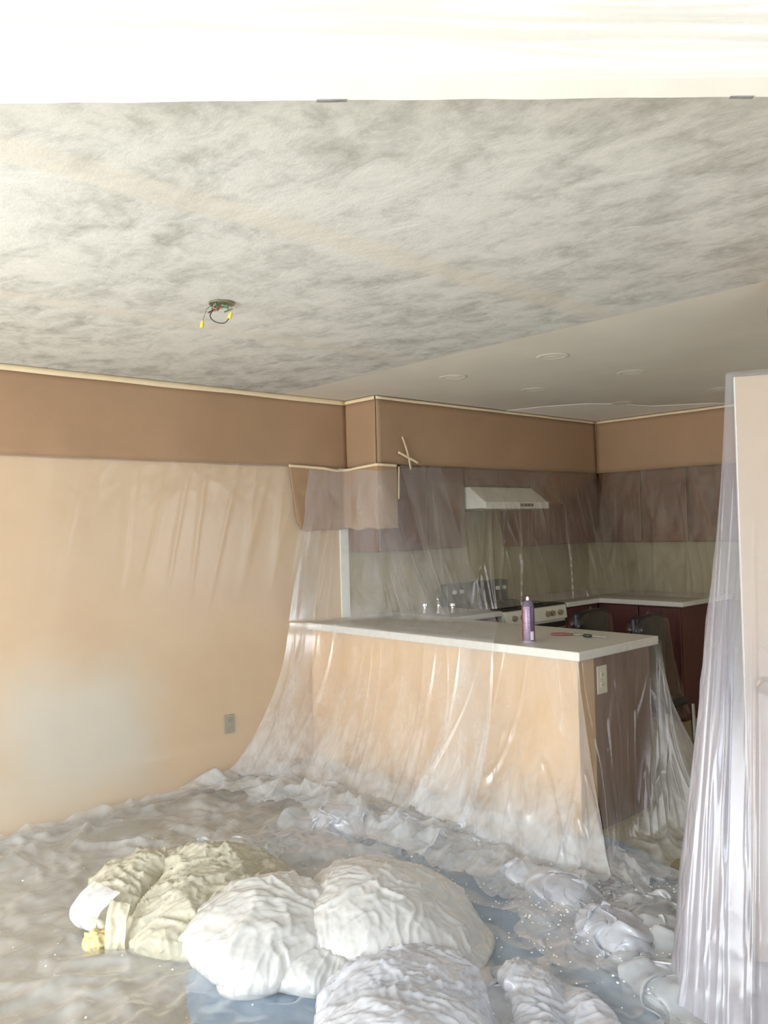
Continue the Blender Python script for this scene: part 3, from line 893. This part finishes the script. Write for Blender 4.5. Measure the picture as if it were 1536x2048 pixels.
N = normals(X); uu = u[:, None] + 0 * v[None, :]; vv = v[None, :] + 0 * u[:, None]
sg = np.where(N[..., 1] > 0, -1.0, 1.0)          # out toward the room
pl = .5 * pn(uu * 5, vv * .6, 51) + .5 * crease(uu * 7 + vv, vv * .6, 52, 9) + .3 * crease(uu * 13, vv * .9, 54, 9)
amp = .005 + .012 * sstep(.05, .35, vv) + .022 * sstep(.58, .84, vv) - .012 * sstep(.38, .42, vv) * sstep(.58, .5, vv)
X = X + N * (amp * np.maximum(pl, -.4) * sg)[..., None]
X[..., 2] += .10 * ridge(uu * 5, vv * 6, 53, 2) * sstep(.76, .9, vv) * (1 - .8 * sstep(.93, 1, vv))
X[..., 2] = np.where((X[..., 1] > 3.35) & (vv < .52), np.maximum(X[..., 2], .919), X[..., 2])
X[..., 1] = np.where(vv > .5, np.minimum(X[..., 1], 3.352), X[..., 1])
X[..., 0] = np.maximum(X[..., 0], .02)
X[..., 2] = np.maximum(X[..., 2], .012)
hz_ = (.75 - .35 * sstep(.55, 1, uu)) * (1 - sstep(.4, .5, vv)) + (.8 + 1.3 * sstep(.6, .9, vv)) * sstep(.4, .5, vv)
haze(link('plastic_sheet', grid_mesh('plastic_sheet', X), P_DRAPE, label='plastic sheet fanning from the soffit corner over the countertop to the floor', cat=SH), hz_)


# sheet taped under the counter edge, front right part of the peninsula
def hang(top, bot, seed, freq, amp, nu=200, nv=130, ease=1.4, run=(0, 0), rz=.06):
    """film taped along `top`, reaching the floor along `bot`, then running out in folds by `run`"""
    u = np.linspace(0, 1, nu); v = np.linspace(0, 1, nv); q = np.clip(v / .84, 0, 1); e = np.clip((v - .84) / .16, 0, 1)
    T = polyline(top, u); B = polyline(bot, u); f = (q ** ease)[None, :, None]
    X = T[:, None, :] * (1 - f) + B[:, None, :] * f
    X[..., 2] = T[:, 2][:, None] * (1 - q) + B[:, 2][:, None] * q
    uu = u[:, None] + 0 * v[None, :]; vv = v[None, :] + 0 * u[:, None]
    X[..., 0] += run[0] * e[None, :] * (1 + .4 * pn(uu * 5, vv * 0, seed)); X[..., 1] += run[1] * e[None, :] * (1 + .4 * pn(uu * 5, vv * 0, seed))
    N = normals(X)
    p = .5 * pn(uu * freq * .5, vv * .6, seed) + .5 * crease(uu * freq * .7 + vv, vv * .8, seed + 1, 9) + .3 * crease(uu * freq * 1.4 - vv, vv * 1.5, seed + 4, 9)
    X = X + N * (amp * (.1 + .9 * sstep(0, .7, vv)) * np.maximum(p, -.4))[..., None]
    X[..., 2] += rz * ridge(uu * freq * .5, vv * 6, seed + 2, 2) * sstep(.76, .9, vv) * (1 - .8 * sstep(.94, 1, vv))
    X[..., 2] = np.maximum(X[..., 2], .012)
    return X


X = hang([(1.40, 3.352, .872), (1.65, 3.352, .872), (1.9, 3.352, .872), (2.168, 3.352, .872)], [(1.3, 3.04, .03), (1.7, 2.98, .03), (2.12, 2.99, .03), (2.50, 3.06, .03)], 61, 7, -.035, run=(.05, -.35))
X[..., 1] = np.minimum(X[..., 1], 3.385)
VV = np.linspace(0, 1, X.shape[1])[None, :] + 0 * X[..., 0]; UU = np.linspace(0, 1, X.shape[0])[:, None] + 0 * X[..., 0]
haze(link('plastic_sheet', grid_mesh('plastic_sheet', X), P_DRAPE, label='glossy plastic sheet over the front corner of the peninsula', cat=SH), .8 + 1.4 * sstep(.45, .85, VV))
# end panel sheet, gathered at the far corner of the counter
X = hang([(2.172, 3.372, .872), (2.176, 3.60, .872), (2.178, 3.84, .872), (2.18, 4.02, .874), (2.18, 4.09, .88), (2.16, 4.13, .89), (2.10, 4.15, .9)], [(2.50, 3.06, .03), (2.40, 3.26, .03), (2.34, 3.45, .03), (2.38, 3.58, .03), (2.42, 3.72, .03), (2.48, 3.95, .03), (2.40, 4.3, .03)], 71, 6, .022, 240, run=(.25, -.12))
VV = np.linspace(0, 1, X.shape[1])[None, :] + 0 * X[..., 0]; UU = np.linspace(0, 1, X.shape[0])[:, None] + 0 * X[..., 0]
haze(link('plastic_sheet', grid_mesh('plastic_sheet', X), P_DRAPE, label='plastic sheet hanging over the brown end of the peninsula', cat=SH), .35 + 1.5 * sstep(.4, .65, UU) * sstep(.0, .2, VV) + 1.2 * sstep(.6, .9, VV))

# over the cabinets and hood on the range wall
nu, nv = 260, 140
y = np.linspace(3.95, 6.36, nu)[:, None]; v = np.linspace(0, 1, nv)[None, :]
X = np.zeros((nu, nv, 3))
fold = .5 * pn(y * 2.5, v * .6, 81) + .6 * crease(y * 4 + v * .5, v * .5, 82) + .3 * crease(y * 8 - v, v, 83)
hd_ = np.exp(-((y - 5.06) / .62) ** 8)
X[..., 0] = .345 + (.21 * np.clip(v / .27, 0, 1) + .10 * np.clip((v - .27) / .73, 0, 1)) * hd_ + (1 - hd_) * .28 * v + .024 * fold * sstep(0, .4, v)
X[..., 1] = y - .10 * v * np.sin(3 * y)
X[..., 2] = 1.97 - 1.03 * v + 0 * y
link('plastic_sheet', grid_mesh('plastic_sheet', X), P_KIT, label='hazy plastic sheet hanging before the range hood and its cabinets', cat=SH)
nu, nv = 240, 120
x = np.linspace(.40, 2.9, nu)[:, None]; v = np.linspace(0, 1, nv)[None, :]
X = np.zeros((nu, nv, 3)); xs = .40 + (x - .40) * (1 + .0 * v)
fold = .5 * pn(x * 2.5, v * .6, 91) + .6 * crease(x * 4 - v * .8, v * .5, 92) + .3 * crease(x * 8 - 2 * v, v, 93)
X[..., 0] = xs + .10 * v; X[..., 1] = 6.385 - .40 * v - .024 * fold * sstep(0, .5, v); X[..., 2] = 1.972 - 1.03 * v + 0 * x
link('plastic_sheet', grid_mesh('plastic_sheet', X), P_KIT, label='hazy plastic sheet hanging before the back wall cabinets', cat=SH)

# ------------------------------------------------------------------ heaps on the floor


def ellipsoids(L, floor=.008):
    def h(x, y):
        dx = x - CAM[0]; dy = y - CAM[1]
        a = dx * RH[0] + dy * RH[1]; d = dx * FH[0] + dy * FH[1]
        z = np.full(np.shape(x), floor)
        for (ca, cd_, ra, rd, rot, hh) in L:
            c, s_ = math.cos(math.radians(rot)), math.sin(math.radians(rot))
            p = ((a - ca) * c + (d - cd_) * s_) / ra; q = (-(a - ca) * s_ + (d - cd_) * c) / rd
            rho = np.clip(1 - (p * p + q * q) ** 1.3, 0, 1)
            z = np.maximum(z, hh * rho ** .55)
        return z
    return h


def heap(L, outline, n, excess, mat, label, cat, seed, name='plastic_bundle', steps=110, kick=.006, thick=None, bend=.25, parent=None):
    """sheet with more material than ground: laid within `outline` ((a,d) corner points of a 4-sided patch) and let sag over the bulk L"""
    hf = ellipsoids(L)
    (a0, e0), (a1, e1), (a2, e2), (a3, e3) = outline
    s_ = np.linspace(0, 1, n)[:, None]; t_ = np.linspace(0, 1, n)[None, :]
    a = a0 * (1 - s_) * (1 - t_) + a1 * s_ * (1 - t_) + a2 * s_ * t_ + a3 * (1 - s_) * t_
    d = e0 * (1 - s_) * (1 - t_) + e1 * s_ * (1 - t_) + e2 * s_ * t_ + e3 * (1 - s_) * t_
    ed = np.minimum(np.minimum(s_, 1 - s_), np.minimum(t_, 1 - t_))
    wv = .05
    a = a + wv * pn(s_ * 4, t_ * 4, seed + 1) + .02 * pn(s_ * 11, t_ * 11, seed + 2); d = d + wv * pn(s_ * 4, t_ * 4, seed + 3) + .02 * pn(s_ * 11, t_ * 11, seed + 4)
    x, y = loc(a, d)
    z = hf(x, y) + .012 + .03 * (pn(a * 9, d * 9, seed) + .6) * 0.6
    X = np.stack([x, y, z], 2)
    rest = np.full((n, n), excess) + .12 * pn(s_ * 5, t_ * 5, seed + 9)
    X = settle(X, rest, hf, steps, 5, seed, kick, bend)
    o = link(name, grid_mesh(name, X), mat, parent, label=label, cat=cat)
    if thick:
        m = o.modifiers.new('thick', 'SOLIDIFY'); m.thickness = thick; m.offset = 0
    return subsurf(o)


# thin blue grey layer under the film, colouring the middle of the floor
blue_outline = [(2.112, 1.295),(1.683, 1.559),(1.478, 2.078),(1.089, 2.803),(1.198, 3.458),(2.058, 3.521),(2.622, 3.323),(3.16, 2.342)]
b = bmesh.new(); cx, cy = np.mean(blue_outline, 0)
P_ = polyline([(p[0], p[1], 0) for p in blue_outline + blue_outline[:1]], np.linspace(0, 1, 90))
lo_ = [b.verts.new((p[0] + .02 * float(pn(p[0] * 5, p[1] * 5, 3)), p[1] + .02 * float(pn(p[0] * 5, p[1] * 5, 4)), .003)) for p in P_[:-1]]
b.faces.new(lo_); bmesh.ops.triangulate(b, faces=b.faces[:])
me = bpy.data.meshes.new('blue_layer'); b.to_mesh(me); b.free()
o = link('blue_layer', me, plain('blue_grey_layer', srgb(128, 152, 176), .7, var=.12, scale=3, bump=.2, bscale=20), label='blue grey layer showing through the floor plastic', cat='drop cloth')  # flat layer that colours the floor blue grey under the film
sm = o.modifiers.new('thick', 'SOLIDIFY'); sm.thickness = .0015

# the plastic that covers the carpet
bumps = [(-.25, 4.35, .45, .20, -8, .05), (.30, 4.20, .40, .18, 5, .05), (.55, 4.05, .30, .2, 0, .04), (-.65, 4.0, .5, .2, 10, .03)]
hf = ellipsoids(bumps, .006)
n = 150
s_ = np.linspace(0, 1, n)[:, None]; t_ = np.linspace(0, 1, n)[None, :]
x = .03 + 3.25 * s_ + 0 * t_; y = -.2 + 3.52 * t_ + 0 * s_
y = y + .03 * pn(s_ * 5, t_ * 5, 2)
X = np.stack([x, y, hf(x, y) + .006 + .012 * (pn(x * 5, y * 5, 4) + .5)], 2)
rest = 1.06 + .06 * pn(x * 1.2, y * 1.2, 7) + .08 * hf(x, y) / .1
pin = np.zeros((n, n), bool); pin[0, :] = pin[-1, :] = True; pin[:, 0] = pin[:, -1] = True
X = settle(X, rest, hf, 80, 4, 3, .01, .3, .3, pin=pin)
dx = X[..., 0] - CAM[0]; dy = X[..., 1] - CAM[1]; a = dx * RH[0] + dy * RH[1]; d = dx * FH[0] + dy * FH[1]
for pa, pd, ca, cdd, ra, f_ in ((-.05, 3.85, .45, 3.25, .5, 9), (-.62, 3.02, -1.0, 2.6, .6, 9)):      # pulled tight: long folds fanning out
    th = np.arctan2(d - pd, a - pa); r_ = np.hypot(a - pa, d - pd); w_ = np.exp(-(((a - ca) / ra) ** 2 + ((d - cdd) / ra) ** 2) ** 2)
    X[..., 2] = X[..., 2] * (1 - .7 * w_) + w_ * (.01 + .022 * crease(th * f_ * .5, r_ * 1.2, 201, 3) + .012 * crease(th * f_, r_ * 2, 203, 4))
wa = a + .12 * pn(a * 3, d * 3, 88); wd_ = d + .12 * pn(a * 3, d * 3, 89)
X[..., 2] += .028 * crease(wa * 2.2 + wd_ * 1.2, wd_ * 2.0 - wa * .6, 211, 5) * (.5 + .5 * sstep(3.3, 3.9, d)) + .018 * crease(wa * 4, wd_ * 5, 213, 5) + .03 * ridge(wa * 4, wd_ * 4, 215, 2) * sstep(3.3, 3.9, d)
hz_ = .9 - .6 * np.exp(-(((a - .45) / .42) ** 2 + ((d - 3.2) / .45) ** 2) ** 2) - .65 * np.exp(-(((a + .45) / .42) ** 2 + ((d - 2.55) / .3) ** 2) ** 2) + .35 * pn(a * 3, d * 3, 77)
subsurf(haze(link('floor_sheet', grid_mesh('floor_sheet', X), P_SHEET, label='crinkled clear plastic sheet spread across the carpet', cat=SH), np.clip(hz_ + .12, .25, 1.5)))



def bag(outline, n, excess, press, mat, label, seed, dents=(), name='plastic_bundle', cat='plastic bundle', steps=130, parent=None, bend=.35, center=None, var=.12, folds=(), rough_=.008):
    """a stuffed, closed piece of film: its rim follows `outline` on the floor, the slack skin is blown up and wrinkles at the seams"""
    O = np.array(outline + outline[:1], float)
    c = np.array(center) if center else O[:-1].mean(0)
    g = np.linspace(-1, 1, n); S_, T_ = np.meshgrid(g, g, indexing='ij')
    rho = np.maximum(np.abs(S_), np.abs(T_)); th = np.arctan2(T_, S_)
    # position along the square perimeter -> along the outline, by angle about the centre
    ang = np.arctan2(O[:-1, 1] - c[1], O[:-1, 0] - c[0]); order = np.argsort(ang); P = O[:-1][order]; ang = ang[order]
    A_ = np.concatenate([ang - 2 * np.pi, ang, ang + 2 * np.pi]); R_ = np.tile(np.hypot(P[:, 0] - c[0], P[:, 1] - c[1]), 3)
    rad = np.interp(th, A_, R_) * (1 + .05 * pn(th * 3, 0 * th, seed) * rho)
    a = c[0] + rho * rad * np.cos(th); d = c[1] + rho * rad * np.sin(th)
    x, y = loc(a, d)
    z = .012 + .06 * (1 - rho ** 2) * np.mean(R_) / .3 + .004 * (pn(a * 20, d * 20, seed) + .5)
    X = np.stack([x, y, z], 2)
    rest = excess + var * pn(S_ * 2.5, T_ * 2.5, seed + 9)
    pull = np.zeros_like(a)
    for (a0, e0, a1, e1, wd, k_) in dents:
        q = np.clip(((a - a0) * (a1 - a0) + (d - e0) * (e1 - e0)) / ((a1 - a0) ** 2 + (e1 - e0) ** 2), 0, 1)
        dist = np.hypot(a - a0 - q * (a1 - a0), d - e0 - q * (e1 - e0))
        pull += k_ * np.exp(-(dist / wd) ** 2)
    pin = rho > .999
    if normals(X)[n // 2, n // 2, 2] < 0:
        X = X[:, ::-1].copy(); rest = rest[:, ::-1]; pull = pull[:, ::-1]; pin = pin[:, ::-1]
    X = settle(X, rest, lambda p, q: np.full(p.shape, .008), steps, 6, seed, .003, bend, .5, pin=pin, press=press, pull=pull)
    # finer skin, then the folds that run out from each pinch point
    k3 = 3; m_ = (n - 1) * k3 + 1
    gi = np.arange(m_) / k3; i0 = np.minimum(gi.astype(int), n - 2); fr_ = (gi - i0)
    X = X[i0] * (1 - fr_)[:, None, None] + X[i0 + 1] * fr_[:, None, None]
    X = X[:, i0] * (1 - fr_)[None, :, None] + X[:, i0 + 1] * fr_[None, :, None]
    for _ in range(4):
        Y = X.copy(); Y[1:-1] = (X[:-2] + 2 * X[1:-1] + X[2:]) / 4; X = Y.copy(); Y[:, 1:-1] = (X[:, :-2] + 2 * X[:, 1:-1] + X[:, 2:]) / 4; X = Y
    N = normals(X); dx = X[..., 0] - CAM[0]; dy = X[..., 1] - CAM[1]
    a = dx * RH[0] + dy * RH[1]; d = dx * FH[0] + dy * FH[1]; disp = 0
    win = sstep(.0, .06, X[..., 2])
    for q, (pa, pd, f_, am) in enumerate(folds):
        r_ = np.hypot(a - pa, d - pd); th = np.arctan2(d - pd, a - pa) + .25 * pn(r_ * 5, th0(r_), seed + q)
        w_ = sstep(.02, .12, r_)
        disp = disp + am * w_ * (.9 * pn(th * f_ * .5, r_ * 2, seed + 31 + q) + .8 * crease(th * f_ * .5, r_ * 2, seed + 33 + q, 3) + .3 * crease(th * f_, r_ * 4, seed + 37 + q, 4) + .32 * crease(th * f_ * 1.7 + .6 * pn(a * 5, d * 5, seed), r_ * 3.5, seed + 41 + q, 6))
    wa = a + .06 * pn(a * 7, d * 7, seed + 60); wd_ = d + .06 * pn(a * 7, d * 7, seed + 61)
    disp = disp + rough_ * ridge(wa * 6, wd_ * 6, seed + 51, 3) + .007 * crease(wa * 5, wd_ * 5, seed + 63, 7) + .005 * crease(wa * 9, wd_ * 9, seed + 65, 6)
    X = X + N * (disp * win)[..., None]
    X[..., 2] = np.maximum(X[..., 2], .008)
    return link(name, grid_mesh(name, X), mat, parent, label=label, cat=cat)


th0 = lambda r_: 0 * r_
cream = bag([(-1.20, 3.50), (-1.12, 3.28), (-1.0, 3.14), (-.86, 3.10), (-.70, 3.06), (-.54, 3.12), (-.46, 3.32), (-.52, 3.58), (-.74, 3.66), (-.98, 3.62), (-1.12, 3.58)], 60, 1.30, .0042,
    P_CREAM, 'cream bundle of dusty plastic and scraped texture beside the white bag', 101, folds=((-1.02, 3.05, 5, .018), (-.5, 3.7, 5, .014)), rough_=.022, dents=[(-.95, 3.08, -.88, 3.4, .035, .0045), (-.72, 3.05, -.62, 3.45, .03, .003)])
bag([(-.78, 3.06), (-.60, 2.92), (-.42, 2.80), (-.27, 2.71), (-.20, 2.75), (-.19, 2.92), (-.22, 3.08), (-.28, 3.22), (-.42, 3.30), (-.54, 3.24), (-.66, 3.16)], 60, 1.40, .0044,
    P_HEAP, 'white stuffed plastic bag with a pointed corner', 111, folds=((-.24, 2.98, 3, .014), (-.80, 3.05, 5, .006)), rough_=.005, dents=[(-.22, 2.97, -.40, 3.0, .022, .004)], var=.16)
bag([(-.32, 2.97), (-.1, 2.86), (.12, 2.84), (.26, 2.96), (.28, 3.08), (.15, 3.28), (.0, 3.42), (-.14, 3.46), (-.28, 3.40), (-.34, 3.18)], 60, 1.24, .0033,
    P_HEAP, 'smooth white plastic mound behind the stuffed bag', 121, folds=((-.25, 3.6, 5, .007), (.1, 2.6, 4, .006)), rough_=.006, dents=[(.20, 2.85, .16, 3.2, .14, .0011)], var=.16)
bag([(-.24, 2.40), (-.19, 2.72), (0, 2.80), (.19, 2.80), (.29, 2.75), (.40, 2.78), (.48, 2.68), (.57, 2.58), (.58, 2.4), (.42, 2.15), (.1, 2.05), (-.2, 2.12)], 72, 1.26, .0030,
    P_HEAP2, 'milky crumpled plastic heap at the very front', 131, folds=((.0, 3.4, 10, .012), (.45, 3.2, 8, .009)), rough_=.008, dents=[(.21, 2.85, .20, 2.1, .03, .003), (.40, 2.8, .38, 2.2, .03, .0015)], var=.2)


def flap(top, bot, bulge, mat, parent, nm, seed, n=26, m_=30):
    """a loose tongue of film between two short edges given as (a, d, z)"""
    u_ = np.linspace(0, 1, n)[:, None]; v_ = np.linspace(0, 1, m_)[None, :]
    T_ = np.array(top, float); B_ = np.array(bot, float)
    Q = (T_[0] * (1 - u_[..., None]) + T_[1] * u_[..., None]) * (1 - v_[..., None]) + (B_[0] * (1 - u_[..., None]) + B_[1] * u_[..., None]) * v_[..., None]
    k_ = np.sin(np.pi * v_) ** .8 + 0 * u_
    Q[..., 0] += bulge[0] * k_; Q[..., 1] += bulge[1] * k_ + .012 * pn(u_ * 3, v_ * 3, seed); Q[..., 2] += bulge[2] * k_ + .006 * pn(u_ * 4, v_ * 5, seed + 1)
    Q[..., 2] = np.maximum(Q[..., 2], .01)
    x, y = loc(Q[..., 0], Q[..., 1])
    return link(nm, grid_mesh(nm, np.stack([x, y, Q[..., 2]], 2)), mat, parent)


flap([(-1.06, 3.12, .17), (-.98, 3.10, .16)], [(-1.06, 3.05, .01), (-.98, 3.04, .01)], (0, -.03, .02), P_CREAM, cream, 'hanging_strip', 3)
flap([(-1.20, 3.34, .15), (-1.05, 3.2, .16)], [(-1.18, 3.20, .03), (-1.05, 3.12, .02)], (-.07, -.04, -.01), P_HEAP2, cream, 'film_loop', 5)
b = bmesh.new(); bmesh.ops.create_icosphere(b, subdivisions=4, radius=1)
cx, cy = loc(-1.10, 3.08)
for v_ in b.verts:
    q = v_.co; k_ = 1 + .30 * float(pn(q.x * 3 + q.z * 2, q.y * 3, 7)) + .14 * float(pn(q.x * 8 + q.z * 5, q.y * 8, 8))
    v_.co = Vector((cx + q.x * .05 * k_, cy + q.y * .05 * k_, max(.008, .035 + q.z * .04 * k_)))
for f_ in b.faces:
    f_.smooth = True
me = bpy.data.meshes.new('crumb'); b.to_mesh(me); b.free()
link('crumb', me, plain('yellow_texture_crumb', srgb(206, 190, 138), .95, var=.2, scale=30, bump=.6, bscale=80), cream)
heap([(.68, 3.45, .12, .22, 25, .08), (.80, 3.10, .12, .18, 10, .08), (.55, 3.6, .1, .1, 0, .08)],
     [(.50, 2.90), (.96, 2.84), (.94, 3.62), (.44, 3.72)], 56, 1.4, P_HEAP2, 'crumpled milky plastic lying toward the draped door', 'plastic bundle', 141)
heap([(1.0, 3.2, .12, .25, 0, .05), (.9, 2.75, .15, .15, 0, .05)],
     [(.72, 2.35), (1.18, 2.5), (1.20, 3.75), (.86, 3.75)], 64, 1.4, P_FLOOR, 'glossy crinkled plastic at the foot of the draped door', 'plastic bundle', 151)
heap([(-.25, 4.3, .2, .14, -8, .10), (.05, 4.22, .16, .12, 5, .09)],
     [(-.65, 3.95), (.3, 3.85), (.42, 4.45), (-.5, 4.55)], 64, 1.4, P_HEAP2, 'crumpled plastic piled at the foot of the peninsula', 'plastic bundle', 161)
heap([(.45, 4.0, .2, .14, -8, .06), (.75, 3.9, .16, .12, 5, .06)],
     [(.1, 3.72), (.98, 3.66), (.98, 4.1), (.25, 4.25)], 60, 1.4, P_FLOOR, 'crinkled glossy plastic below the front corner of the peninsula', 'plastic bundle', 171)
heap([(-.75, 3.95, .3, .14, -8, .06)],
     [(-1.1, 3.7), (-.2, 3.62), (-.15, 4.0), (-.95, 4.25)], 56, 1.35, P_FLOOR, 'crinkled thin plastic between the peach wall and the cream bundle', 'plastic bundle', 181)

# flakes of scraped ceiling texture
b = bmesh.new(); rng = np.random.default_rng(5)
for i in range(900):
    if i < 600:
        a, d = rng.normal(.75, .35), rng.normal(3.2, .45)
    else:
        a, d = rng.normal(-.3, .7), rng.normal(3.3, .5)
    x, y = loc(a, d)
    if not (.1 < x < 3.1 and .2 < y < 3.2):
        continue
    r_ = rng.uniform(.002, .006); z = .03 + rng.uniform(0, .02)
    vs = [b.verts.new((x + r_ * math.cos(q + rng.uniform(-.4, .4)), y + r_ * math.sin(q), z + rng.uniform(-.002, .002))) for q in (0, 1.6, 3.1, 4.7)]
    tpv = b.verts.new((x, y, z + r_ * .6))
    for k_ in range(4):
        b.faces.new((vs[k_], vs[(k_ + 1) % 4], tpv))
    b.faces.new(vs[::-1])
me = bpy.data.meshes.new('ceiling_flakes'); b.to_mesh(me); b.free()
link('ceiling_flakes', me, plain('flake_white', srgb(232, 230, 220), .9), label='white flakes of scraped ceiling texture scattered on the plastic', cat='debris', kind='stuff')
